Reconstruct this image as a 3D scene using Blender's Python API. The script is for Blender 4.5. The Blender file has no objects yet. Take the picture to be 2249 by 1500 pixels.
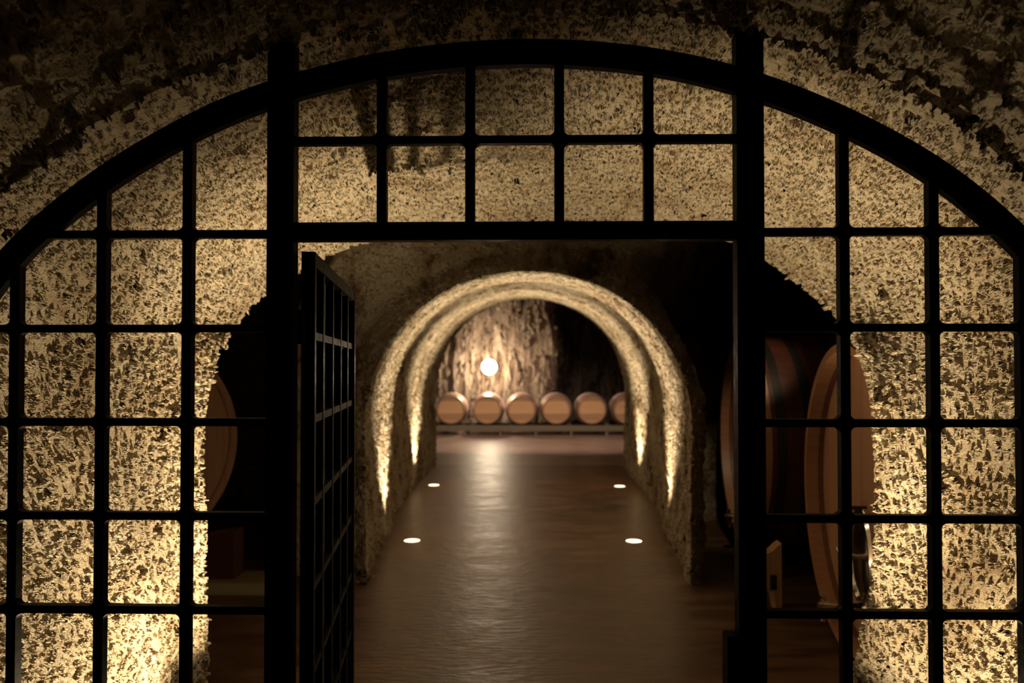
import bpy, bmesh, math, random
import numpy as np
from mathutils import Vector, Matrix, noise as mnoise

random.seed(7)
scene = bpy.context.scene
COL = scene.collection
PI = math.pi

# ------------------------------------------------------------------ camera
FPX, W, HH = 1608.0, 2249.0, 1500.0
EYE = 1.6
YAW = math.radians(1.21)
PITCH = math.radians(1.0)
HORIZON = 808.0
PY = HORIZON - FPX * math.tan(PITCH)
cam_data = bpy.data.cameras.new('camera')
cam = bpy.data.objects.new('camera', cam_data)
COL.objects.link(cam)
cam.location = (0, 0, EYE)
cam.rotation_euler = (PI / 2 + PITCH, 0, YAW)
cam_data.sensor_width = 36.0
cam_data.lens = FPX * 36.0 / W
cam_data.shift_y = (PY - HH / 2) / W
cam_data.clip_start = 0.02
cam_data.dof.use_dof = True
cam_data.dof.focus_distance = 2.5
cam_data.dof.aperture_fstop = 2.1
scene.camera = cam
ROT = Matrix.Rotation(YAW, 3, 'Z') @ Matrix.Rotation(PI / 2 + PITCH, 3, 'X')


def P(px, py, Y):
    """World point at distance Y down the tunnel seen at this spot of the photograph."""
    d = ROT @ Vector(((px - W / 2) / FPX, -(py - PY) / FPX, -1.0))
    t = Y / d.y
    return Vector((d.x * t, Y, EYE + d.z * t))


# ------------------------------------------------------------------ helpers
def link(name, me, mat=None, parent=None):
    o = bpy.data.objects.new(name, me)
    COL.objects.link(o)
    if mat is not None:
        me.materials.append(mat)
    if parent is not None:
        o.parent = parent
    return o


def from_bm(name, bm, mat=None, parent=None, smooth=False, bevel=0.0):
    if bevel > 0:
        bmesh.ops.bevel(bm, geom=[e for e in bm.edges if e.is_manifold and e.calc_face_angle(0) > 0.6],
                        offset=bevel, segments=2, affect='EDGES', clamp_overlap=True)
    bmesh.ops.recalc_face_normals(bm, faces=bm.faces)
    me = bpy.data.meshes.new(name)
    bm.to_mesh(me)
    bm.free()
    if smooth:
        me.shade_smooth()
        me.set_sharp_from_angle(angle=math.radians(40))
    return link(name, me, mat, parent)


def tag(o, label=None, cat=None, group=None, kind=None):
    if label: o['label'] = label
    if cat: o['category'] = cat
    if group: o['group'] = group
    if kind: o['kind'] = kind
    return o


def empty(name, loc, rz=0.0):
    o = bpy.data.objects.new(name, None)
    COL.objects.link(o)
    o.location = loc
    o.rotation_euler = (0, 0, rz)
    o.empty_display_size = 0.1
    return o


def copy_tree(o, parent=None):
    c = o.copy()
    COL.objects.link(c)
    c.parent = parent
    for ch in list(o.children):
        copy_tree(ch, c)
    return c


def add_box(bm, lo, hi):
    vs = [bm.verts.new((x, y, z)) for x in (lo[0], hi[0]) for y in (lo[1], hi[1]) for z in (lo[2], hi[2])]
    for f in ((0, 1, 3, 2), (4, 6, 7, 5), (0, 4, 5, 1), (2, 3, 7, 6), (0, 2, 6, 4), (1, 5, 7, 3)):
        bm.faces.new([vs[i] for i in f])


def add_prism(bm, pts, axis, a, b):
    """Extrude the polygon pts (2D) between a and b along axis ('y': pts are x,z; 'x': pts are y,z)."""
    def mk(p, t):
        return (p[0], t, p[1]) if axis == 'y' else (t, p[0], p[1])
    va = [bm.verts.new(mk(p, a)) for p in pts]
    vb = [bm.verts.new(mk(p, b)) for p in pts]
    n = len(pts)
    bm.faces.new(va)
    bm.faces.new(list(reversed(vb)))
    for i in range(n):
        j = (i + 1) % n
        bm.faces.new((va[i], vb[i], vb[j], va[j]))


def add_lathe(bm, prof, axis='x', seg=64, closed=False, center=(0, 0, 0)):
    """Revolve (t, r) pairs about an axis through center. r = 0 ends become fans."""
    cx, cy, cz = center
    rings = []
    for t, r in prof:
        ring = []
        if r < 1e-6:
            p = (cx + t, cy, cz) if axis == 'x' else ((cx, cy + t, cz) if axis == 'y' else (cx, cy, cz + t))
            ring = [bm.verts.new(p)]
        else:
            for k in range(seg):
                a = 2 * PI * k / seg
                c, s = r * math.cos(a), r * math.sin(a)
                p = (cx + t, cy + c, cz + s) if axis == 'x' else ((cx + c, cy + t, cz + s) if axis == 'y' else (cx + c, cy + s, cz + t))
                ring.append(bm.verts.new(p))
        rings.append(ring)
    n = len(rings)
    for i in range(n if closed else n - 1):
        A, B = rings[i], rings[(i + 1) % n]
        for k in range(seg):
            l = (k + 1) % seg
            if len(A) == 1 and len(B) == 1:
                continue
            if len(A) == 1:
                bm.faces.new((A[0], B[k], B[l]))
            elif len(B) == 1:
                bm.faces.new((A[k], B[0], A[l]))
            else:
                bm.faces.new((A[k], B[k], B[l], A[l]))


def add_tube(bm, pts, r, seg=12):
    pts = [Vector(p) for p in pts]
    rings = []
    up = Vector((0.3, 0.2, 1)).normalized()
    for i, p in enumerate(pts):
        d = (pts[min(i + 1, len(pts) - 1)] - pts[max(i - 1, 0)]).normalized()
        a = d.cross(up)
        if a.length < 1e-3:
            a = d.cross(Vector((1, 0, 0)))
        a.normalize()
        b = d.cross(a)
        rings.append([bm.verts.new(p + r * (math.cos(2 * PI * k / seg) * a + math.sin(2 * PI * k / seg) * b)) for k in range(seg)])
    for A, B in zip(rings, rings[1:]):
        for k in range(seg):
            l = (k + 1) % seg
            bm.faces.new((A[k], B[k], B[l], A[l]))
    bm.faces.new(list(reversed(rings[0])))
    bm.faces.new(rings[-1])


def grid_mesh(name, V, mat, smooth=True):
    """V: array (n, m, 3) -> one quad grid."""
    n, m = V.shape[:2]
    idx = np.arange(n * m).reshape(n, m)
    q = np.stack([idx[:-1, :-1], idx[1:, :-1], idx[1:, 1:], idx[:-1, 1:]], -1).reshape(-1, 4)
    me = bpy.data.meshes.new(name)
    me.vertices.add(n * m)
    me.vertices.foreach_set('co', V.reshape(-1).astype(np.float32))
    me.loops.add(q.size)
    me.loops.foreach_set('vertex_index', q.reshape(-1).astype(np.int32))
    me.polygons.add(len(q))
    me.polygons.foreach_set('loop_start', (np.arange(len(q)) * 4).astype(np.int32))
    me.update(calc_edges=True)
    me.validate()
    if smooth:
        me.shade_smooth()
    o = link(name, me, mat)
    o['kind'] = 'structure'
    return o


def resample(pts, n):
    pts = np.asarray(pts, float)
    d = np.r_[0, np.cumsum(np.linalg.norm(np.diff(pts, axis=0), axis=1))]
    t = np.linspace(0, d[-1], n)
    return np.stack([np.interp(t, d, pts[:, k]) for k in range(pts.shape[1])], -1)


def smooth_curve(pts, n, it=3):
    """Resample, and round the corners off with a moving average."""
    c = resample(pts, n)
    k = max(3, n // 40) | 1
    for _ in range(it):
        pad = np.concatenate([np.repeat(c[:1], k // 2, 0), c, np.repeat(c[-1:], k // 2, 0)])
        ker = np.ones(k) / k
        sm = np.stack([np.convolve(pad[:, j], ker, 'valid') for j in range(c.shape[1])], -1)
        sm[0], sm[-1] = c[0], c[-1]
        c = sm
    return resample(c, n)


def normals2(c):
    """Outward unit normals of an arch curve that runs from the left floor over the top to the right floor."""
    t = np.gradient(c, axis=0)
    t /= np.linalg.norm(t, axis=1)[:, None]
    return np.stack([-t[:, 1], t[:, 0]], -1)


def sstep(a, b, x):
    t = np.clip((x - a) / (b - a), 0, 1)
    return t * t * (3 - 2 * t)


# ------------------------------------------------------------------ materials
def new_mat(name):
    m = bpy.data.materials.new(name)
    m.use_nodes = True
    nt = m.node_tree
    b = nt.nodes['Principled BSDF']
    return m, nt, b


def N(nt, kind, **kw):
    n = nt.nodes.new(kind)
    for k, v in kw.items():
        if k in n.inputs:
            n.inputs[k].default_value = v
        else:
            setattr(n, k, v)
    return n


def ramp(nt, src, stops):
    r = nt.nodes.new('ShaderNodeValToRGB')
    els = r.color_ramp.elements
    while len(els) < len(stops):
        els.new(0.5)
    for e, (p, c) in zip(els, stops):
        e.position = p
        e.color = (*c, 1) if len(c) == 3 else c
    nt.links.new(src, r.inputs['Fac'])
    return r


def mapr(nt, src, a, b, c, d):
    m = nt.nodes.new('ShaderNodeMapRange')
    m.inputs['From Min'].default_value = a
    m.inputs['From Max'].default_value = b
    m.inputs['To Min'].default_value = c
    m.inputs['To Max'].default_value = d
    nt.links.new(src, m.inputs['Value'])
    return m.outputs['Result']


def mth(nt, op, a, b):
    m = nt.nodes.new('ShaderNodeMath')
    m.operation = op
    for i, v in enumerate((a, b)):
        if isinstance(v, (int, float)):
            m.inputs[i].default_value = v
        else:
            nt.links.new(v, m.inputs[i])
    return m.outputs[0]


def rock(name, stops, big=0.05, mid=0.02, pit=0.016, fine=0.004, pit_scale=24.0, stretch=(1, 1, 1), rough=0.9, mid_scale=6.0,
         flake=0.0, dark_side=None, hole=0.0):
    m, nt, b = new_mat(name)
    tc = N(nt, 'ShaderNodeTexCoord')
    mp = N(nt, 'ShaderNodeMapping')
    mp.inputs['Scale'].default_value = stretch
    nt.links.new(tc.outputs['Object'], mp.inputs['Vector'])
    co = mp.outputs['Vector']

    def noise(scale, detail, rough_=0.55, dist=0.0):
        n = N(nt, 'ShaderNodeTexNoise', Scale=scale, Detail=detail, Roughness=rough_, Distortion=dist)
        nt.links.new(co, n.inputs['Vector'])
        return n.outputs['Fac']
    n_big = noise(1.3, 2.0)
    n_mid = noise(mid_scale, 3.0)
    n_pit = noise(pit_scale, 2.0, 0.5, 0.0)
    n_den = noise(3.2, 2.0)
    n_fine = noise(pit_scale * 3.6, 3.0, 0.65)
    h = mth(nt, 'MULTIPLY', mth(nt, 'SUBTRACT', n_big, 0.5), big * 2)
    h = mth(nt, 'ADD', h, mth(nt, 'MULTIPLY', mth(nt, 'SUBTRACT', n_mid, 0.5), mid * 2))
    # pits: where the noise falls under a level that itself wanders
    lvl = mapr(nt, n_den, 0.3, 0.7, 0.41, 0.54)
    pits = mth(nt, 'SUBTRACT', lvl, n_pit)
    pits = mapr(nt, pits, 0.0, 0.07, 0.0, 1.0)
    h = mth(nt, 'SUBTRACT', h, mth(nt, 'MULTIPLY', pits, pit))
    h = mth(nt, 'ADD', h, mth(nt, 'MULTIPLY', mth(nt, 'SUBTRACT', n_fine, 0.5), fine * 2))
    if hole > 0:                   # scattered larger cavities
        n_h = noise(15.0, 2.0, 0.5, 0.3)
        h = mth(nt, 'SUBTRACT', h, mth(nt, 'MULTIPLY', mapr(nt, n_h, 0.36, 0.28, 0.0, 1.0), hole))
    if flake > 0:
        vo = N(nt, 'ShaderNodeTexVoronoi', Scale=5.0)
        mp2 = N(nt, 'ShaderNodeMapping')
        mp2.inputs['Scale'].default_value = (1, 2.6, 1.5)
        wob = N(nt, 'ShaderNodeTexNoise', Scale=4.0, Detail=3.0)
        nt.links.new(tc.outputs['Object'], wob.inputs['Vector'])
        mixv = N(nt, 'ShaderNodeVectorMath', operation='MULTIPLY_ADD')
        nt.links.new(wob.outputs['Color'], mixv.inputs[0])
        mixv.inputs[1].default_value = (0.3, 0.3, 0.3)
        nt.links.new(tc.outputs['Object'], mixv.inputs[2])
        nt.links.new(mixv.outputs[0], mp2.inputs['Vector'])
        nt.links.new(mp2.outputs[0], vo.inputs['Vector'])
        sep = N(nt, 'ShaderNodeSeparateXYZ')
        nt.links.new(tc.outputs['Object'], sep.inputs[0])
        mask = mapr(nt, sep.outputs['Y'], 2.05, 1.85, 0.0, 1.0)
        fl = mth(nt, 'SUBTRACT', vo.outputs['Distance'], 0.35)
        h = mth(nt, 'SUBTRACT', h, mth(nt, 'MULTIPLY', mth(nt, 'MULTIPLY', fl, flake), mask))
    dsp = N(nt, 'ShaderNodeDisplacement', Midlevel=0.0, Scale=1.0)
    nt.links.new(h, dsp.inputs['Height'])
    out = nt.nodes['Material Output']
    nt.links.new(dsp.outputs[0], out.inputs['Displacement'])
    m.displacement_method = 'BOTH'
    # mineral colour: drifting between pale tuff, ochre and a rusty brown
    c_n = noise(2.3, 6.0, 0.7, 0.8)
    r = ramp(nt, c_n, stops)
    sp = noise(70.0, 2.0, 0.6)
    mx = N(nt, 'ShaderNodeMix', data_type='RGBA', blend_type='MULTIPLY')
    mx.inputs[0].default_value = 0.6
    nt.links.new(r.outputs['Color'], mx.inputs[6])
    sr = ramp(nt, sp, [(0.36, (0.30, 0.24, 0.20)), (0.47, (1, 1, 1))])
    nt.links.new(sr.outputs['Color'], mx.inputs[7])
    colour = mx.outputs[2]
    if dark_side is not None:      # colour darkened to the right of this x, with a ragged border
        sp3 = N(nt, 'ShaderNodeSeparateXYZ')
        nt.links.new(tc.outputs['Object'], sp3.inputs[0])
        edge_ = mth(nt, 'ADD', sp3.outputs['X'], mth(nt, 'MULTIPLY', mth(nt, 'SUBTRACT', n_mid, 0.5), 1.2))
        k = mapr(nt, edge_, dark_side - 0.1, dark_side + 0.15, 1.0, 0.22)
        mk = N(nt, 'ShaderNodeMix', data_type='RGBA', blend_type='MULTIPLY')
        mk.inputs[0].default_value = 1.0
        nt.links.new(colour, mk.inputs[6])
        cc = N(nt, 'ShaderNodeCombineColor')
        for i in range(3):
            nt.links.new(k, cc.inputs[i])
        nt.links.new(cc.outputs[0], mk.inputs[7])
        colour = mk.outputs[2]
    nt.links.new(colour, b.inputs['Base Color'])
    b.inputs['Roughness'].default_value = rough
    b.inputs['Specular IOR Level'].default_value = 0.2
    return m


TUFF = [(0.28, (0.36, 0.25, 0.16)), (0.42, (0.60, 0.49, 0.34)), (0.60, (0.70, 0.60, 0.45)), (0.78, (0.54, 0.45, 0.34))]
M_tuff = rock('tuff_rock', TUFF, big=0.03, mid=0.012, pit=0.020, fine=0.0028, pit_scale=44.0, flake=0.06, hole=0.028)
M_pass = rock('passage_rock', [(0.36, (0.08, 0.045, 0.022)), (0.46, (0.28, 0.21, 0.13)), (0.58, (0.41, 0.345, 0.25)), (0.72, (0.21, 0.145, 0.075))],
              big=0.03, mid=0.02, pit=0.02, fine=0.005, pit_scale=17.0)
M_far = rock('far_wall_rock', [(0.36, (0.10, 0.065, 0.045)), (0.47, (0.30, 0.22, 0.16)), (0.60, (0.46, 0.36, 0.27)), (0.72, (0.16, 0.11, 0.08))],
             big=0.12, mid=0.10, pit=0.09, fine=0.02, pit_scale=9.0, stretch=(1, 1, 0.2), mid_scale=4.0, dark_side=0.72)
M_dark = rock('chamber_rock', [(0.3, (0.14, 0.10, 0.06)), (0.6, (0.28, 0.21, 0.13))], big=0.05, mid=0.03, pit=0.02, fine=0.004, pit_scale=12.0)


def iron():
    m, nt, b = new_mat('black_iron')
    tc = N(nt, 'ShaderNodeTexCoord')
    n = N(nt, 'ShaderNodeTexNoise', Scale=40.0, Detail=4.0)
    nt.links.new(tc.outputs['Object'], n.inputs['Vector'])
    r = ramp(nt, n.outputs['Fac'], [(0.4, (0.003, 0.003, 0.003)), (0.7, (0.007, 0.005, 0.004))])
    nt.links.new(r.outputs['Color'], b.inputs['Base Color'])
    b.inputs['Metallic'].default_value = 0.0
    b.inputs['Specular IOR Level'].default_value = 0.05
    nt.links.new(mapr(nt, n.outputs['Fac'], 0.3, 0.7, 0.38, 0.55), b.inputs['Roughness'])
    bp = N(nt, 'ShaderNodeBump', Strength=0.25, Distance=0.002)
    nt.links.new(n.outputs['Fac'], bp.inputs['Height'])
    nt.links.new(bp.outputs[0], b.inputs['Normal'])
    return m


M_iron = iron()


def wood(name, c1, c2, axis, plank=0.09, rough=0.5, grain=26.0, plank_axis=None, tone_lo=0.85):
    """Oak boards whose grain runs along axis; boards are told apart by small tone steps."""
    m, nt, b = new_mat(name)
    tc = N(nt, 'ShaderNodeTexCoord')
    mp = N(nt, 'ShaderNodeMapping')
    sc = [grain, grain, grain]
    sc['xyz'.index(axis)] = grain * 0.05
    mp.inputs['Scale'].default_value = sc
    nt.links.new(tc.outputs['Object'], mp.inputs['Vector'])
    n = N(nt, 'ShaderNodeTexNoise', Scale=1.0, Detail=5.0, Roughness=0.6, Distortion=0.4)
    nt.links.new(mp.outputs[0], n.inputs['Vector'])
    r = ramp(nt, n.outputs['Fac'], [(0.3, c1), (0.7, c2)])
    col = r.outputs['Color']
    if plank_axis:
        sep = N(nt, 'ShaderNodeSeparateXYZ')
        nt.links.new(tc.outputs['Object'], sep.inputs[0])
        q = mth(nt, 'DIVIDE', sep.outputs['XYZ'.index(plank_axis.upper())], plank)
        fl = mth(nt, 'FLOOR', q, 0)
        wn = N(nt, 'ShaderNodeTexWhiteNoise', noise_dimensions='1D')
        nt.links.new(fl, wn.inputs['W'])
        tone = mapr(nt, wn.outputs['Value'], 0, 1, tone_lo, 1.1)
        fr = mth(nt, 'FRACT', q, 0)
        seam = mth(nt, 'ABSOLUTE', mth(nt, 'SUBTRACT', fr, 0.5), 0)
        seam = mapr(nt, seam, 0.475, 0.497, 1.0, 0.55)
        tone = mth(nt, 'MULTIPLY', tone, seam)
        mx = N(nt, 'ShaderNodeMix', data_type='RGBA', blend_type='MULTIPLY')
        mx.inputs[0].default_value = 1.0
        nt.links.new(col, mx.inputs[6])
        cb = N(nt, 'ShaderNodeCombineColor')
        for i in range(3):
            nt.links.new(tone, cb.inputs[i])
        nt.links.new(cb.outputs[0], mx.inputs[7])
        col = mx.outputs[2]
    nt.links.new(col, b.inputs['Base Color'])
    b.inputs['Roughness'].default_value = rough
    bp = N(nt, 'ShaderNodeBump', Strength=0.15, Distance=0.002)
    nt.links.new(n.outputs['Fac'], bp.inputs['Height'])
    nt.links.new(bp.outputs[0], b.inputs['Normal'])
    return m


M_head = wood('vat_head_oak', (0.40, 0.19, 0.105), (0.48, 0.25, 0.145), 'z', plank=0.16, plank_axis='y', rough=0.55)
M_rim = wood('vat_rim_oak', (0.33, 0.145, 0.07), (0.45, 0.215, 0.11), 'x', rough=0.45)
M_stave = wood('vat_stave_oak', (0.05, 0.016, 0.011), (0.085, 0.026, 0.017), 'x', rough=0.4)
M_rim_dark = wood('dark_rim_oak', (0.12, 0.04, 0.02), (0.19, 0.07, 0.035), 'x', rough=0.45)  # darker, redder oak for the inner rim
M_bhead = wood('barrel_head_oak', (0.50, 0.29, 0.14), (0.60, 0.37, 0.19), 'x', plank=0.15, plank_axis='z', rough=0.6, tone_lo=0.6)
M_bstave = wood('barrel_stave_oak', (0.34, 0.17, 0.10), (0.46, 0.25, 0.16), 'y', rough=0.5)
M_bbelly = wood('wine_stained_oak', (0.72, 0.46, 0.42), (0.82, 0.58, 0.54), 'y', rough=0.45)
M_block = wood('cradle_wood', (0.34, 0.19, 0.09), (0.46, 0.27, 0.14), 'z', rough=0.6)
M_sleeper = wood('sleeper_wood', (0.24, 0.18, 0.09), (0.34, 0.26, 0.14), 'x', rough=0.7)


def plain(name, col, rough=0.4, metal=0.0):
    m, nt, b = new_mat(name)
    tc = N(nt, 'ShaderNodeTexCoord')
    n = N(nt, 'ShaderNodeTexNoise', Scale=30.0, Detail=3.0)
    nt.links.new(tc.outputs['Object'], n.inputs['Vector'])
    r = ramp(nt, n.outputs['Fac'], [(0.3, tuple(c * 0.85 for c in col)), (0.7, col)])
    nt.links.new(r.outputs['Color'], b.inputs['Base Color'])
    b.inputs['Roughness'].default_value = rough
    b.inputs['Metallic'].default_value = metal
    return m


M_steel = plain('polished_steel', (0.75, 0.72, 0.68), 0.16, 1.0)
M_hoop = plain('galvanised_hoop', (0.42, 0.38, 0.34), 0.42, 1.0)
M_hoopd = plain('dark_hoop', (0.03, 0.026, 0.024), 0.45, 0.5)
M_black = plain('plain_black', (0.012, 0.012, 0.012), 0.5, 0.0)
M_rack = plain('rack_metal', (0.20, 0.17, 0.12), 0.5, 0.4)


def emit(name, col, s):
    m, nt, b = new_mat(name)
    b.inputs['Base Color'].default_value = (*col, 1)
    b.inputs['Emission Color'].default_value = (*col, 1)
    b.inputs['Emission Strength'].default_value = s
    return m


M_lens = emit('lit_lens', (1.0, 0.80, 0.50), 4.0)
M_globe = emit('lit_globe', (1.0, 0.80, 0.56), 50.0)


def concrete(name, stops):
    m, nt, b = new_mat(name)
    tc = N(nt, 'ShaderNodeTexCoord')
    n1 = N(nt, 'ShaderNodeTexNoise', Scale=1.6, Detail=7.0, Roughness=0.65)
    mp = N(nt, 'ShaderNodeMapping')
    mp.inputs['Scale'].default_value = (1.0, 3.2, 1.0)
    nt.links.new(tc.outputs['Object'], mp.inputs['Vector'])
    nt.links.new(mp.outputs[0], n1.inputs['Vector'])
    n2 = N(nt, 'ShaderNodeTexNoise', Scale=9.0, Detail=4.0, Roughness=0.6)
    nt.links.new(mp.outputs[0], n2.inputs['Vector'])
    r = ramp(nt, n1.outputs['Fac'], stops)
    nt.links.new(r.outputs['Color'], b.inputs['Base Color'])
    rr = mth(nt, 'ADD', mapr(nt, n1.outputs['Fac'], 0.3, 0.7, 0.32, 0.48), mapr(nt, n2.outputs['Fac'], 0.3, 0.7, -0.05, 0.08))
    nt.links.new(rr, b.inputs['Roughness'])
    b.inputs['Specular IOR Level'].default_value = 0.4
    bp = N(nt, 'ShaderNodeBump', Strength=0.55, Distance=0.012)
    nt.links.new(n2.outputs['Fac'], bp.inputs['Height'])
    nt.links.new(bp.outputs[0], b.inputs['Normal'])
    return m


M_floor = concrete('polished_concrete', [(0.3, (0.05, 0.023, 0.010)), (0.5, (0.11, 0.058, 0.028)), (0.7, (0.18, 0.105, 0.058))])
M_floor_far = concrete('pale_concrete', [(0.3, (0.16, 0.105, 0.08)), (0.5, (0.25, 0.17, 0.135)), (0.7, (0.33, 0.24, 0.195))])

# ------------------------------------------------------------------ the setting
YG = 2.09                        # distance of the gate from the eye
S_G = FPX / YG
outer_px = [(-262, 2040), (-262, 1400), (-258, 1250), (-240, 1080), (-205, 930), (-150, 790), (-80, 665), (0, 552), (40, 514), (120, 444),
            (240, 354), (304, 316), (400, 262), (480, 222), (592, 180), (653, 162), (750, 137), (870, 112), (1030, 94), (1150, 88),
            (1230, 90), (1370, 99), (1490, 117), (1610, 145), (1669, 164), (1769, 198), (1857, 238), (1969, 292), (2089, 366),
            (2169, 428), (2249, 500), (2340, 600), (2425, 720), (2490, 860), (2535, 1020), (2560, 1200), (2565, 1400), (2565, 2060)]
arch_outer = np.array([[p.x, p.z] for p in (P(x, y, YG) for x, y in outer_px)])
arch_outer[0, 1] = arch_outer[-1, 1] = 0.0
arch_outer = smooth_curve(arch_outer, 400, 2)
arch_inner = arch_outer - normals2(arch_outer) * 0.073

# --- entrance vault: from behind the viewer, past the gate, to its mouth in the vat chamber
NU = 1700
lip_px = [(1862, 2000), (1858, 1500), (1872, 1410), (1902, 1320), (1914, 1150), (1910, 1000), (1904, 900), (1890, 800), (1868, 752), (1830, 700), (1760, 640),
          (1680, 582), (1620, 550), (1550, 526), (1400, 502), (1200, 494), (1050, 497), (900, 512), (800, 537), (720, 570), (650, 612), (590, 655),
          (530, 705), (470, 790), (455, 900), (447, 1000), (452, 1150), (458, 1300), (462, 1500), (464, 2000)][::-1]


def lip_depth(px, py):
    t = float(sstep(840, 495, np.array(py)))
    side = 3.5 if px < 1158 else 3.2
    return side + (4.3 - side) * t


lip = np.array([list(P(x, y, lip_depth(x, y))) for x, y in lip_px])
lip[0, 2] = lip[-1, 2] = -0.06
lip = smooth_curve(lip, NU, 2)
lip[:, [0, 2]] += normals2(lip[:, [0, 2]]) * np.where(lip[:, :1] < 0, 0.035, 0.05)
g_rock = smooth_curve(arch_outer, NU, 1)
g_rock = g_rock + normals2(g_rock) * 0.10
g_rock[0, 1] = g_rock[-1, 1] = -0.06
g_rock = resample(g_rock, NU)
gate_sec = np.stack([g_rock[:, 0], np.full(NU, 2.0), g_rock[:, 1]], -1)
front = gate_sec.copy()
front[:, 0] *= 1.06
front[:, 2] = np.where(front[:, 2] > 0, front[:, 2] * 1.05, front[:, 2])
rows = []
for y in np.r_[np.linspace(-3, 0.9, 14), np.linspace(0.95, 1.25, 12)]:
    r = front.copy(); r[:, 1] = y; rows.append(r)
for t in np.linspace(0, 1, 100)[1:]:
    s = t * t * (3 - 2 * t)
    r = front * (1 - s) + gate_sec * s
    r[:, 1] = 1.25 + 0.75 * t
    rows.append(r)
for t in np.linspace(0, 1, 440)[1:]:
    tt = t
    # the walls draw in gently, the crown stays nearly level and drops at the mouth
    sx = tt ** 1.15
    sz = 0.35 * tt + 0.65 * tt ** 4
    r = np.empty_like(gate_sec)
    r[:, 0] = gate_sec[:, 0] * (1 - sx) + lip[:, 0] * sx
    r[:, 1] = gate_sec[:, 1] * (1 - tt) + lip[:, 1] * tt
    r[:, 2] = gate_sec[:, 2] * (1 - sz) + lip[:, 2] * sz
    rows.append(r)
ln2 = normals2(lip[:, [0, 2]])
fl = np.r_[np.linspace(0, 1, 26)[1:]]
Rb = 0.12
for a in fl:                      # rounded edge of the mouth
    th = a * PI * 0.60
    r = lip.copy()
    off = Rb * (1 - math.cos(th))
    r[:, 0] += ln2[:, 0] * off
    r[:, 2] += ln2[:, 1] * off
    r[:, 1] += Rb * math.sin(th)
    rows.append(r)
base = rows[-1]
for d in np.r_[np.linspace(0.04, 0.4, 10), np.linspace(0.6, 3.4, 12)]:
    r = base.copy()
    r[:, 0] += ln2[:, 0] * d
    r[:, 2] += ln2[:, 1] * d
    r[:, 1] -= 0.10 * min(1, d / 0.4)
    r[0, 2] = r[-1, 2] = -0.06
    rows.append(r)
V = np.stack(rows, 0)
grid_mesh('wall_entrance', V[:, ::-1], M_tuff)

# --- the lit passage beyond: near lip, first lamp, hollow, second lamp, far end
keys = np.array([  # y, half width, crown, side offset
    (5.45, 1.22, 2.32, 0.0), (5.8, 1.265, 2.37, 0.0), (6.2, 1.30, 2.40, 0.0), (6.77, 1.335, 2.43, -0.01), (7.4, 1.39, 2.50, 0.0), (7.9, 1.47, 2.555, 0.0), (8.5, 1.51, 2.56, 0.0),
    (9.3, 1.54, 2.60, 0.0), (9.97, 1.55, 2.62, -0.01), (11.0, 1.55, 2.68, 0.0), (12.0, 1.56, 2.74, 0.04)])


def psec(y, n, extra=0.0):
    w, h, o = (np.interp(y, keys[:, 0], keys[:, k]) for k in (1, 2, 3))
    zs = 1.12
    a = np.linspace(PI, 0, 200)
    ex = 0.96
    ax = np.sign(np.cos(a)) * np.abs(np.cos(a)) ** ex * w + o
    az = zs + np.abs(np.sin(a)) ** ex * (h - zs)
    pts = np.concatenate([[(-w * 0.985 + o, -0.05)], [(-w * 0.99 + o, 0.5)], np.stack([ax, az], -1), [(w * 0.99 + o, 0.5)], [(w * 0.985 + o, -0.05)]])
    return resample(pts, n)


NP = 300
rows = []
first = psec(5.45, NP)
fn = normals2(first)
crown = sstep(1.6, 2.25, first[:, 1])       # 1 over the crown, 0 down the sides
crown = crown + (1 - crown) * 0.0


def outer_row(d):
    r = np.zeros((NP, 3))
    r[:, 0] = first[:, 0] + fn[:, 0] * d
    r[:, 2] = first[:, 1] + fn[:, 1] * d
    side = 1 - crown
    rgt = 2.0 * sstep(0.13, 0.40, d) + 1.0 * sstep(0.46, 2.0, d)
    lft = 2.2 * sstep(0.75, 1.3, d) + 0.8 * sstep(1.0, 2.4, d)
    r[:, 1] = 5.45 + 0.13 + 0.12 * d + side * np.where(first[:, 0] > 0, rgt, lft)
    r[0, 2] = r[-1, 2] = -0.05
    return r


for d in np.r_[np.linspace(3.2, 1.4, 10), np.linspace(1.35, 0.215, 64)]:
    rows.append(outer_row(d))
RB = np.where(first[:, 0] < 0, 0.21, 0.13) * (1 - 0.3 * crown)
for th in np.linspace(0.02, 1, 14):        # bull-nosed arris
    a = th * PI / 2
    r = np.zeros((NP, 3))
    off = RB * (1 - math.sin(a))
    r[:, 0] = first[:, 0] + fn[:, 0] * off
    r[:, 2] = first[:, 1] + fn[:, 1] * off
    r[:, 1] = 5.45 + 0.17 * (1 - math.cos(a)) * 0 + 0.19 * (1 - math.sin(a)) * (1 - th)
    r[:, 1] = 5.45 + 0.145 * ((1 - th) ** 2)
    rows.append(r)
for y in np.linspace(5.48, 12.0, 300):
    s = psec(y, NP)
    rows.append(np.stack([s[:, 0], np.full(NP, y), s[:, 1]], -1))
last = psec(12.0, NP)
lnn = normals2(last)
for th in np.linspace(0.05, 1, 12):
    a = th * PI / 2
    off = 0.25 * (1 - math.cos(a))
    rows.append(np.stack([last[:, 0] + lnn[:, 0] * off, np.full(NP, 12.0 + 0.25 * math.sin(a)), last[:, 1] + lnn[:, 1] * off], -1))
for d in np.linspace(0.3, 4.5, 16):
    rows.append(np.stack([last[:, 0] + lnn[:, 0] * d, np.full(NP, 12.25), np.maximum(last[:, 1] + lnn[:, 1] * d, -0.05)], -1))
V = np.stack(rows, 0)
grid_mesh('wall_passage', V[:, ::-1], M_pass)

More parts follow.
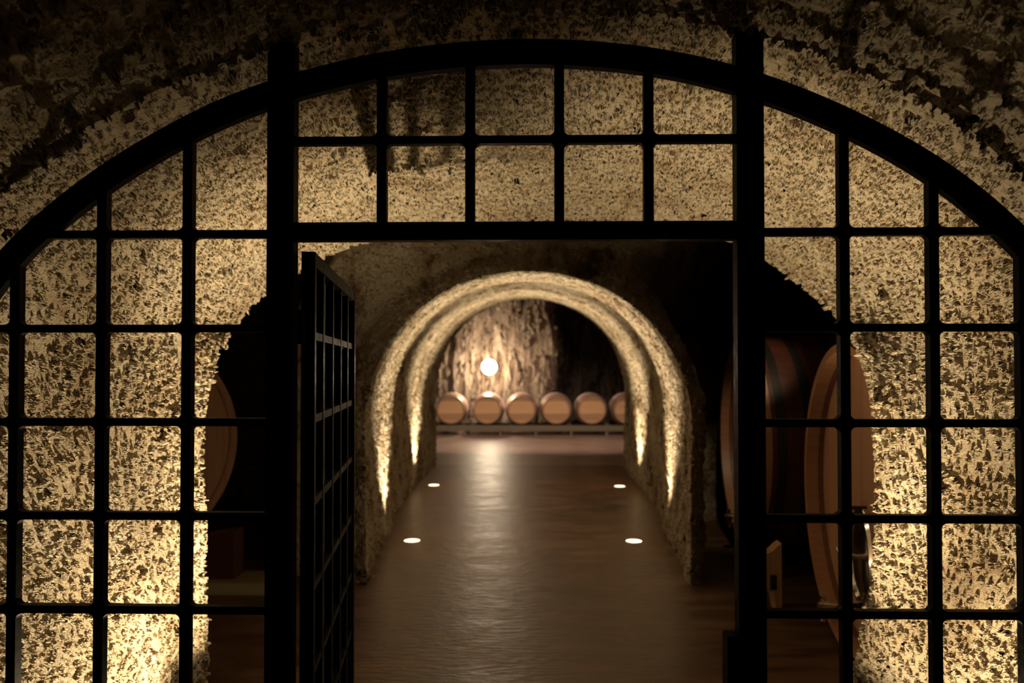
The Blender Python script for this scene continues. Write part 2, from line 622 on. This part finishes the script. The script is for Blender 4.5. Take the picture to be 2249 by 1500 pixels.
# --- floor
bm = bmesh.new()
add_box(bm, (-7.5, -3.2, -0.3), (7.5, 12.1, 0.0))
tag(from_bm('floor', bm, M_floor), kind='structure')
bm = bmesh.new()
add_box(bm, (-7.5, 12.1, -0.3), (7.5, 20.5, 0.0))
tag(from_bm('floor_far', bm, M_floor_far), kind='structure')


def plane_grid(name, fn_, nu, nv, mat):
    V = np.array([[fn_(i / (nu - 1), j / (nv - 1)) for j in range(nv)] for i in range(nu)])
    return grid_mesh(name, V, mat)


# --- far wall: the part right of the middle steps back
def far_pt(u, v):
    x = -6.5 + 13 * u
    z = -0.05 + 4.4 * v
    k = float(sstep(0.55, 1.15, np.array(x + 0.12 * math.sin(z * 2.3))))
    y = 18.75 + 1.3 * k - 0.35 * float(sstep(2.2, 4.2, np.array(z)))
    return (x, y, z)


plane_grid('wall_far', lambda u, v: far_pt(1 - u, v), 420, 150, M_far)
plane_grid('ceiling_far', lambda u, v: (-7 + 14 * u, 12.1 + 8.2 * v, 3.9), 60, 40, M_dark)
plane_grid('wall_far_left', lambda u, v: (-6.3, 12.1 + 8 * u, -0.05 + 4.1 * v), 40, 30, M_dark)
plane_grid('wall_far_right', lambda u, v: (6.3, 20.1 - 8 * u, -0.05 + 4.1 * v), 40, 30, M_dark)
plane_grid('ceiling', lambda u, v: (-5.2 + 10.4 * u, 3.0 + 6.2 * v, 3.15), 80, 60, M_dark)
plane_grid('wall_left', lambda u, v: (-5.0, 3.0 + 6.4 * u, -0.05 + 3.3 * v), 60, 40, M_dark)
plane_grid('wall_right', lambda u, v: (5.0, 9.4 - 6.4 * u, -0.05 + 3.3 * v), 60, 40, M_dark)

# ------------------------------------------------------------------ the iron screen
XL = P(619, 800, YG).x
XR = P(1645.5, 800, YG).x
HW = 0.0385
ZT0, ZT1 = P(1132, 529, YG).z, P(1132, 489, YG).z
lv = [P(x, 900, YG).x for x in (412.5, 225, 36, -152, -330)]
rv = [P(x, 900, YG).x for x in (1853.5, 2049.5, 2246, 2440)]
tv = [P(x, 350, YG).x for x in (840, 1033, 1228, 1423.5)]
zr = [0.5 * (P(500, a, YG).z + P(1950, b, YG).z) for a, b in ((513, 511.5), (717.5, 724), (924, 932), (1129.5, 1142), (1336.5, 1350))]
step = zr[3] - zr[4]
zr += [zr[4] - step * k for k in (1, 2)]
ZB = 0.06
ZM = P(1132, 308.5, YG).z
arch_mid = (arch_outer + arch_inner) / 2
half = int(np.argmax(arch_mid[:, 1]))


def arch_z(x):
    return float(np.interp(x, arch_mid[:, 0][3:-3], arch_mid[:, 1][3:-3]))


def arch_x(z, side):
    a = arch_mid[:half] if side < 0 else arch_mid[half:][::-1]
    return float(np.interp(z, a[:, 1], a[:, 0]))


screen = empty('iron_screen', (XL, YG, 0.0))
tag(screen, 'fixed black iron screen with a tall arched frame and square grid, filling the cave mouth', 'gate')
INV = Matrix.Translation((-XL, -YG, 0))


def scr(name, bm, parent=None, bevel=0.0, smooth=False, mat=None):
    bmesh.ops.transform(bm, matrix=INV, verts=bm.verts)
    return from_bm(name, bm, mat or M_iron, parent or screen, smooth=smooth, bevel=bevel)


def vault_z(x):
    i = int(np.argmin(np.abs(g_rock[:, 0] - x) + (g_rock[:, 1] < 1.0) * 10))
    return float(g_rock[i, 1])


for x in (XL, XR):
    bm = bmesh.new()
    top = [(x + HW * t, vault_z(x + HW * t) - 0.010) for t in (1, 0.5, 0, -0.5, -1)]
    add_prism(bm, [(x - HW, 0.0), (x + HW, 0.0)] + top, 'y', YG - 0.025, YG + 0.025)
    p = scr('post', bm, bevel=0.003)
bm = bmesh.new()
add_box(bm, (XR - HW - 0.034, YG - 0.03, 0.62), (XR - HW + 0.001, YG + 0.03, P(1603, 1391, YG).z))
scr('lock_box', bm, bevel=0.003)
bm = bmesh.new()
add_box(bm, (XL + HW, YG - 0.02, ZT0), (XR - HW, YG + 0.02, ZT1))
scr('transom', bm, bevel=0.002)
# arched band
bm = bmesh.new()
rings = []
for o_, i_ in zip(arch_outer, arch_inner):
    rings.append([bm.verts.new((o_[0], YG - 0.014, max(o_[1], 0))), bm.verts.new((o_[0], YG + 0.014, max(o_[1], 0))),
                  bm.verts.new((i_[0], YG + 0.014, max(i_[1], 0))), bm.verts.new((i_[0], YG - 0.014, max(i_[1], 0)))])
for A, B in zip(rings, rings[1:]):
    for k in range(4):
        bm.faces.new((A[k], A[(k + 1) % 4], B[(k + 1) % 4], B[k]))
bm.faces.new(rings[0]); bm.faces.new(rings[-1])
scr('arch_band', bm, smooth=True)

BW, BH, BD = 0.0138, 0.0112, 0.0135


def fillet(bm, cx, cz, sx, sz, r=0.0165, y0=YG - 0.012, y1=YG + 0.012):
    pts = [(cx, cz), (cx + sx * r, cz)]
    for k in range(1, 5):
        a = k / 5 * PI / 2
        pts.append((cx + sx * r * (1 - math.sin(a)), cz + sz * r * (1 - math.cos(a))))
    pts.append((cx, cz + sz * r))
    add_prism(bm, pts, 'y', y0, y1)


def vbar(x, z0, z1, rows_, lo_x, hi_x, name='vertical_bar'):
    bm = bmesh.new()
    add_box(bm, (x - BW, YG - BD, z0), (x + BW, YG + BD, z1))
    for z in rows_:
        if z0 < z < z1 - 0.02:
            for sx in (-1, 1):
                for sz in (-1, 1):
                    fillet(bm, x + sx * BW, z + sz * BH, sx, sz)
    scr(name, bm)


def hbar(x0, x1, z, ends=()):
    bm = bmesh.new()
    add_box(bm, (x0, YG - BD + 0.0015, z - BH), (x1, YG + BD - 0.0015, z + BH))
    scr('horizontal_bar', bm)


for side, xs, xp in ((-1, lv, XL - HW), (1, rv, XR + HW)):
    for x in xs:
        top = arch_z(x)
        if top > 0.3:
            vbar(x, ZB, top, zr, 0, 0)
    for z in zr + [ZB]:
        xa = arch_x(z, side)
        hbar(min(xa, xp), max(xa, xp), z)
for x in tv:
    vbar(x, ZT1 - 0.005, arch_z(x), [ZM], 0, 0)
hbar(XL + HW, XR - HW, ZM)

# ------------------------------------------------------------------ the open leaf, hung on the left post
LH = P(659, 800, YG).x
leaf = empty('gate_leaf', (LH + 0.004, YG + 0.062, 0.0), math.atan2(1, -0.1325))
tag(leaf, 'narrow black iron gate leaf swung inward beside the left post of the screen', 'gate')
LL = 1.17                       # along local x
LT = 1.945
LB = 0.05


def lf(name, bm, bevel=0.0, parent=None, mat=None, smooth=False):
    return from_bm(name, bm, mat or M_iron, parent or leaf, smooth=smooth, bevel=bevel)


for x in (0.013, LL - 0.013):
    bm = bmesh.new()
    add_box(bm, (x - 0.014, -0.02, LB), (x + 0.014, 0.02, LT))
    lf('stile', bm, bevel=0.002)
for z0, z1 in ((LT - 0.042, LT), (LB, LB + 0.05)):
    bm = bmesh.new()
    add_box(bm, (0.027, -0.018, z0), (LL - 0.027, 0.018, z1))
    lf('rail', bm, bevel=0.002)
lrows = [1.697, 1.445, 1.193, 0.935, 0.68, 0.42]
lx = [LL * k / 5 for k in range(1, 5)]
for x in lx:
    bm = bmesh.new()
    add_box(bm, (x - 0.013, -0.0135, LB + 0.05), (x + 0.013, 0.0135, LT - 0.042))
    for z in lrows:
        for sx in (-1, 1):
            for sz in (-1, 1):
                fillet(bm, x + sx * 0.013, z + sz * 0.012, sx, sz, 0.016, -0.011, 0.011)
    lf('vertical_bar', bm)
for z in lrows:
    bm = bmesh.new()
    add_box(bm, (0.027, -0.012, z - 0.012), (LL - 0.027, 0.012, z + 0.012))
    lf('horizontal_bar', bm)
for z in (1.72, 0.35):
    bm = bmesh.new()
    add_lathe(bm, [(z - 0.05, 0), (z - 0.05, 0.012), (z + 0.05, 0.012), (z + 0.05, 0)], 'z', 16, center=(-0.014, 0.018, 0))
    lf('hinge_barrel', bm, smooth=True)

# ------------------------------------------------------------------ big oak vats


def vat_parts(root, R, L, door=True, hd=0.10, rim_mat=None):
    """Axis along local +x from the front head (x = 0) back; the base of the barrel at z = 0."""
    cz = R * 1.0 + 0.0
    belly = R * 1.0

    def rad(t):
        return R * 0.985 + R * 0.045 * (1 - (2 * t - 1) ** 2)
    c = (0, 0, R * 1.03)
    bm = bmesh.new()
    prof = [(0.0, R - 0.06)]
    prof += [(0.0, rad(0))] + [(L * k / 24, rad(k / 24)) for k in range(1, 25)]
    prof += [(L, R - 0.06), (L - 0.1, R - 0.06), (L - 0.1, 0)]
    prof = prof[1:]
    add_lathe(bm, [(0.05, rad(0.02))] + prof[2:], 'x', 96, center=c)
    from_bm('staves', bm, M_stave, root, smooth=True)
    bm = bmesh.new()
    add_lathe(bm, [(0.055, rad(0.02) - 0.002), (0.055, rad(0.02)), (0.0, rad(0) - 0.002), (-0.004, R - 0.012), (-0.004, R - 0.058), (hd * 0.7, R - 0.070), (hd * 0.7, R - 0.03)],
              'x', 96, center=c)
    from_bm('rim', bm, rim_mat or M_rim, root, smooth=True)
    bm = bmesh.new()
    add_lathe(bm, [(hd * 0.68, R - 0.0702), (hd + 0.01, R - 0.082), (hd + 0.02, R - 0.04), (hd * 0.8, R - 0.03)], 'x', 96, center=c)
    from_bm('rim_inside', bm, M_rim_dark, root, smooth=True)['label'] = 'dark inner side of the rim'
    bm = bmesh.new()
    add_lathe(bm, [(hd, 0), (hd, R - 0.07), (hd + 0.04, R - 0.07)], 'x', 96, center=c)
    from_bm('head', bm, M_head, root, smooth=True)
    for t, w in ((0.06, 0.03), (0.16, 0.03), (0.30, 0.03), (0.66, 0.03), (0.80, 0.03), (0.92, 0.03)):
        r0 = rad(t) + 0.001
        bm = bmesh.new()
        x = t * L
        add_lathe(bm, [(x - w, rad(t - w / L) - 0.004), (x - w, rad(t - w / L) + 0.006), (x + w, rad(t + w / L) + 0.006), (x + w, rad(t + w / L) - 0.004)], 'x', 96, center=c)
        from_bm('hoop', bm, M_hoopd, root, smooth=True)
    if door:
        # oval steel manhole door low on the head, held by a crossbar with a hand nut
        zc = R * 0.66
        d = empty_part = None
        bm = bmesh.new()
        yo, hw, hh = -0.09, 0.20, 0.27
        n = 48
        prof = [(0.10, 1.0), (0.07, 1.0), (0.055, 0.93), (0.055, 0.86), (0.075, 0.80)]
        rings = []
        for x, k in prof:
            rings.append([bm.verts.new((x, yo + hw * k * math.cos(2 * PI * i / n), zc + hh * k * math.sin(2 * PI * i / n))) for i in range(n)])
        for A, B in zip(rings, rings[1:]):
            for i in range(n):
                j = (i + 1) % n
                bm.faces.new((A[i], A[j], B[j], B[i]))
        dr = from_bm('door_frame', bm, M_steel, root, smooth=True)
        dr['label'] = 'polished steel frame of the oval hatch'
        bm = bmesh.new()
        prof = [(0.08, 0.82), (0.065, 0.78), (0.055, 0.5), (0.05, 0.0)]
        rings = []
        for x, k in prof[:-1]:
            rings.append([bm.verts.new((x, yo + hw * k * math.cos(2 * PI * i / n), zc + hh * k * math.sin(2 * PI * i / n))) for i in range(n)])
        for A, B in zip(rings, rings[1:]):
            for i in range(n):
                j = (i + 1) % n
                bm.faces.new((A[i], A[j], B[j], B[i]))
        bm.faces.new(rings[-1])
        hatch = from_bm('hatch', bm, M_steel, root, smooth=True)
        bm = bmesh.new()
        add_box(bm, (-0.005, yo - 0.018, zc - hh * 0.95), (0.02, yo + 0.018, zc + hh * 1.02))
        add_box(bm, (0.0, yo - 0.014, zc + hh * 0.95), (0.105, yo + 0.014, zc + hh * 1.02))
        add_box(bm, (0.0, yo - 0.014, zc - hh * 1.02), (0.105, yo + 0.014, zc - hh * 0.95))
        from_bm('crossbar', bm, M_black, hatch, bevel=0.003)
        bm = bmesh.new()
        add_lathe(bm, [(-0.045, 0), (-0.045, 0.022), (-0.03, 0.03), (-0.005, 0.03), (0.055, 0.014)], 'x', 24, center=(0, yo, zc))
        for s in (-1, 1):
            add_tube(bm, [(-0.03, yo, zc), (-0.035, yo + s * 0.04, zc + 0.025), (-0.035, yo + s * 0.06, zc + 0.03)], 0.008)
        from_bm('hand_nut', bm, M_steel, hatch, smooth=True)
        # draw-off valve near the foot of the head
        ya, za = 0.2, R * 0.24
        bm = bmesh.new()
        add_lathe(bm, [(0.10, 0.035), (0.085, 0.035), (0.085, 0.02), (-0.02, 0.02), (-0.02, 0.028), (-0.07, 0.028), (-0.07, 0.02), (-0.085, 0.02), (-0.085, 0)],
                  'x', 24, center=(0, ya, za))
        add_tube(bm, [(-0.045, ya, za), (-0.05, ya, za - 0.05), (-0.055, ya, za - 0.09)], 0.014)
        vv = from_bm('valve', bm, M_steel, root, smooth=True)
        vv['label'] = 'polished steel draw-off valve'
        bm = bmesh.new()
        add_tube(bm, [(-0.045, ya, za + 0.02), (-0.045, ya, za + 0.06)], 0.007)
        add_tube(bm, [(-0.045, ya, za + 0.055), (-0.075, ya - 0.05, za + 0.06), (-0.08, ya - 0.085, za + 0.062)], 0.009)
        from_bm('valve_lever', bm, M_steel, vv, smooth=True)


def place_vat(xc, dc, R, alpha, z0, label):
    """Front head centre at (xc, dc); its horizontal diameter leans alpha from straight down the tunnel."""
    # local +x is the way back into the alcove, local -y... so the head faces local -x
    root = empty('wine_vat', (xc, dc, z0), 0.0)
    return root


AL1 = math.radians(7.5)
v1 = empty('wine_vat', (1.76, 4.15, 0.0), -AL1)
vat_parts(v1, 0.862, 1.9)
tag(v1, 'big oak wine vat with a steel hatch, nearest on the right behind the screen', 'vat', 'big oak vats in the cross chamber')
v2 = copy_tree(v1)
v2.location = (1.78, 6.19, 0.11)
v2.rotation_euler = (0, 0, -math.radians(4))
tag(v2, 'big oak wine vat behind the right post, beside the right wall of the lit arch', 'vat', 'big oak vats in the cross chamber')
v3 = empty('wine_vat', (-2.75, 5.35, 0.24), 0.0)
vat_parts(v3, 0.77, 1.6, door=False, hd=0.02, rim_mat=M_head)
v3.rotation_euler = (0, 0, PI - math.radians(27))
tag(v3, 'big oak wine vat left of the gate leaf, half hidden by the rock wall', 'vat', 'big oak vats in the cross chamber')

# cradles
c = empty('barrel_cradle', (1.62, 4.95, 0.0))
tag(c, 'pale wooden cradle block with a slot, standing right of the right post between the vats', 'cradle')
bm = bmesh.new()
ax0, ax1 = 1.45 - 1.62, P(1711, 1200, 4.95).x - 1.62
pts = [(ax0, 0.22), (ax0, 0.34), (ax0 + 0.08, 0.35), (0.0, 0.385), (0.035, 0.42), (ax1, 0.44), (ax1, 0.0), (ax1 - 0.04, 0.0), (ax1 - 0.05, 0.06), (0.0, 0.12), (ax0 + 0.06, 0.14)]
add_prism(bm, pts, 'y', -0.05, 0.05)
from_bm('block', bm, M_block, c)
bm = bmesh.new()
q0, q1 = P(1686, 1258, 4.95), P(1700, 1290, 4.95)
add_box(bm, (q0.x - 1.62, -0.054, q1.z), (q1.x - 1.62, -0.049, q0.z))
sl = from_bm('slot_shade', bm, M_black, c)  # thin black plate stands in for the shade inside the open slot

c = empty('barrel_cradle', (-2.45, 5.2, 0.0))
tag(c, 'dark red wooden cradle block on a sleeper under the left vat', 'cradle')
bm = bmesh.new()
a, b_ = P(425, 1165, 5.3), P(522, 1283, 5.3)
add_prism(bm, [(a.x + 2.45, 0.09), (a.x + 2.45, 0.36), (a.x + 2.6, 0.40), (b_.x + 2.45, 0.43), (b_.x + 2.45, 0.09)], 'y', 0.02, 0.2)
from_bm('block', bm, M_stave, c, bevel=0.004)
bm = bmesh.new()
add_box(bm, (-0.25, -0.06, 0.0), (0.72, 0.24, 0.088))
from_bm('sleeper', bm, M_sleeper, c, bevel=0.006)

# ------------------------------------------------------------------ barrels on the far rack


def barrel():
    root = empty('wine_barrel', (0, 0, 0))
    R0, R1, L = 0.325, 0.395, 0.98
    cz = R1

    def rad(t):
        return R0 + (R1 - R0) * (1 - (2 * t - 1) ** 2)
    c = (0, 0, cz)
    for part, t0, t1, mat in (('staves', 0.0, 0.30, M_bstave), ('stained_bilge', 0.30, 0.70, M_bbelly), ('staves', 0.70, 1.0, M_bstave)):
        bm = bmesh.new()
        prof = [(L * (t0 + (t1 - t0) * k / 8), rad(t0 + (t1 - t0) * k / 8)) for k in range(9)]
        if t0 == 0:
            prof = [(0.035, 0.28), (0.035, R0 - 0.03), (0.0, R0 - 0.022)] + prof
        if t1 == 1:
            prof = prof + [(L, R0 - 0.022), (L - 0.035, R0 - 0.03), (L - 0.035, 0.0)]
        add_lathe(bm, prof, 'y', 48, center=c)
        o = from_bm(part, bm, mat, root, smooth=True)
        if part == 'stained_bilge':
            o['label'] = 'pinkish wine-stained middle staves'
    bm = bmesh.new()
    add_lathe(bm, [(0.03, 0), (0.03, R0 - 0.028), (0.045, R0 - 0.028)], 'y', 48, center=c)
    from_bm('head', bm, M_bhead, root, smooth=True)
    for t in (0.03, 0.13, 0.28, 0.72, 0.87, 0.97):
        w = 0.02
        y = t * L
        bm = bmesh.new()
        add_lathe(bm, [(y - w, rad(t - w / L) - 0.003), (y - w, rad(t - w / L) + 0.004), (y + w, rad(t + w / L) + 0.004), (y + w, rad(t + w / L) - 0.003)], 'y', 48, center=c)
        from_bm('hoop', bm, M_hoop, root, smooth=True)
    return root


YB = 17.4
names = ['oak wine barrel at the left end of the row on the far rack',
         'oak wine barrel right below the wall lamp, its top brightly lit',
         'oak wine barrel third from the left on the far rack',
         'oak wine barrel fourth from the left on the far rack',
         'oak wine barrel second from the right in the row on the far rack',
         'oak wine barrel at the right end of the row, cut by the arch edge']
proto = barrel()
for i, (px, py) in enumerate(((990, 902), (1070, 901), (1145.5, 899), (1222, 898.5), (1300, 897.5), (1379, 896.5))):
    o = proto if i == 0 else copy_tree(proto)
    q = P(px, py, YB)
    o.location = (q.x, YB, 0.21)
    o.rotation_euler = (0, 0, math.radians((2.0, -0.6, 0.4, -0.5, 0.3, 0.0)[i]))
    tag(o, names[i], 'barrel', 'oak barrels on the far rack')

rk = empty('barrel_rack', (0, YB + 0.3, 0))
tag(rk, 'low dark metal rack carrying the row of barrels at the far wall', 'rack')
x0, x1 = P(930, 940, YB).x, P(1425, 940, YB).x
for y in (-0.22, 0.58):
    bm = bmesh.new()
    add_box(bm, (x0, y - 0.05, 0.10), (x1, y + 0.05, 0.232))
    from_bm('rail', bm, M_rack, rk, bevel=0.008)
for x in np.linspace(x0 + 0.15, x1 - 0.15, 7):
    bm = bmesh.new()
    add_box(bm, (x - 0.03, -0.25, 0.0), (x + 0.03, 0.62, 0.10))
    from_bm('foot', bm, M_rack, rk, bevel=0.004)

# ------------------------------------------------------------------ lamps


def light(name, kind, loc, energy, col, parent=None, **kw):
    d = bpy.data.lights.new(name, kind)
    d.energy = energy
    d.color = col
    for k, v in kw.items():
        setattr(d, k, v)
    o = bpy.data.objects.new(name, d)
    COL.objects.link(o)
    o.location = loc
    if parent is not None:
        o.parent = parent
    return o


WARM = (1.0, 0.775, 0.46)
WARM2 = (1.0, 0.82, 0.56)


def aim(o, direction, roll_axis=None):
    o.rotation_mode = 'QUATERNION'
    o.rotation_quaternion = Vector(direction).to_track_quat('-Z', 'Y')


def floor_lamp():
    root = empty('floor_light', (0, 0, 0))
    bm = bmesh.new()
    add_lathe(bm, [(0.0, 0.072), (0.004, 0.072), (0.006, 0.075), (0.004, 0.088), (0.0, 0.09)], 'z', 40)
    from_bm('trim_ring', bm, M_steel, root, smooth=True)
    bm = bmesh.new()
    add_lathe(bm, [(0.0015, 0.073), (0.004, 0.06), (0.006, 0.03), (0.0065, 0)], 'z', 40)
    from_bm('lens', bm, M_lens, root, smooth=True)
    return root


fl0 = floor_lamp()
spots = [((905, 1188), 'round lit uplight set in the floor, nearer one on the left of the passage', -1),
         ((1392, 1189), 'round lit uplight set in the floor, nearer one on the right of the passage', 1),
         ((953, 1066), 'round lit uplight set in the floor, farther one on the left of the passage', -1),
         ((1361, 1068.5), 'round lit uplight set in the floor, farther one on the right of the passage', 1)]
for i, ((px, py), lab, s) in enumerate(spots):
    d = ROT @ Vector(((px - W / 2) / FPX, -(py - PY) / FPX, -1.0))
    t = -EYE / d.z
    o = fl0 if i == 0 else copy_tree(fl0)
    o.location = (d.x * t, d.y * t, 0.0)
    tag(o, lab, 'light', 'floor uplights in the passage')
    L = light('uplight_beam', 'SPOT', (o.location.x, o.location.y, 0.05), 400 if i < 2 else 500, WARM2,
              spot_size=math.radians(86), spot_blend=1.0, shadow_soft_size=0.03)
    aim(L, (s * 0.02, 0.0, 1.0))
    L.scale = (1, 1, 1)
    # the lens spreads the beam across the passage and keeps it narrow along it
    L.rotation_mode = 'XYZ'
    L.rotation_euler = (PI, -s * math.radians(7), 0)
    L.scale = (1.6, 1.0, 1.0)

# uplights at the foot of the entrance walls, just under the picture's lower edge
for side, loc, sx, k in (('left', (-1.16, 3.25, 0.05), -1, 1.06), ('right', (1.10, 2.75, 0.05), 1, 0.80)):
    for nm, lean, size, e in (('core', (sx * 0.05, 0.30, 1.0), 74, 200), ('beam', (sx * 0.36, 0.15, 1.0), 100, 72), ('wall', (sx * 0.88, -0.80, 0.66), 92, 84), ('spill', (2.9, 0.95, 1.0) if sx < 0 else (-3.7, 2.55, 1.0), 60, 14 if sx < 0 else 60)):
        b1 = light('uplight_%s_%s' % (nm, side), 'SPOT', loc, e * k, WARM, spot_size=math.radians(size), spot_blend=0.9, shadow_soft_size=0.022)
        aim(b1, lean)

# added fill lights for vat heads and chamber, unseen above the vault mouth
cl = light('vat_fill_spot', 'SPOT', (-1.6, 4.7, 2.85), 24, WARM, spot_size=math.radians(52), spot_blend=0.8, shadow_soft_size=0.05)
aim(cl, Vector((1.75, 5.1, 0.75)) - cl.location)
c2 = light('vat_fill_spot', 'SPOT', (1.34, 4.5, 2.75), 60, WARM, spot_size=math.radians(30), spot_blend=0.6, shadow_soft_size=0.05)
aim(c2, Vector((1.92, 6.5, 0.9)) - c2.location)
light('chamber_fill', 'POINT', (-1.5, 4.75, 2.85), 0.9, WARM, shadow_soft_size=0.08)

# far wall lamp
wl = empty('wall_lamp', (0, 0, 0))
q = P(1075, 806, 18.55)
wl.location = (q.x, 18.5, q.z)
tag(wl, 'glowing round wall lamp on the far rock wall above the barrels', 'lamp')
bm = bmesh.new()
add_lathe(bm, [(0.3, 0.0), (0.3, 0.05), (0.06, 0.05), (0.03, 0.14), (-0.02, 0.14), (-0.03, 0.13), (-0.03, 0.0)], 'y', 40)
from_bm('back_plate', bm, M_hoopd, wl, smooth=True)
bm = bmesh.new()
add_lathe(bm, [(-0.03, 0.19)] + [(-0.03 - 0.16 * math.sin(a), 0.19 * math.cos(a)) for a in np.linspace(0.1, PI / 2 - 0.05, 10)] + [(-0.19, 0)], 'y', 40)
from_bm('glass_dome', bm, M_globe, wl, smooth=True)

light('wall_lamp_glow', 'POINT', (q.x, 18.12, q.z + 0.05), 85, (1.0, 0.80, 0.56), shadow_soft_size=0.1)

# ceiling lamps of the far chamber, out of sight above the arch
for sx in (-1, 1):
    fc = light('far_ceiling_spot', 'SPOT', (sx * 1.8, 12.7, 3.4), 420, (1.0, 0.73, 0.54), spot_size=math.radians(70), spot_blend=0.7, shadow_soft_size=0.12)
    aim(fc, Vector((sx * 0.5, 16.6, -0.3)) - fc.location)

# ------------------------------------------------------------------ world and view
w = bpy.data.worlds.new('World')
scene.world = w
w.use_nodes = True
w.node_tree.nodes['Background'].inputs['Color'].default_value = (0, 0, 0, 1)
w.node_tree.nodes['Background'].inputs['Strength'].default_value = 0.0
vs = scene.view_settings
vs.view_transform = 'Standard'
vs.look = 'None'
vs.gamma = 1.0
vs.exposure = 0.0
vs.use_curve_mapping = False
scene.cycles.use_denoising = True
scene.cycles.max_bounces = 6
scene.cycles.diffuse_bounces = 1
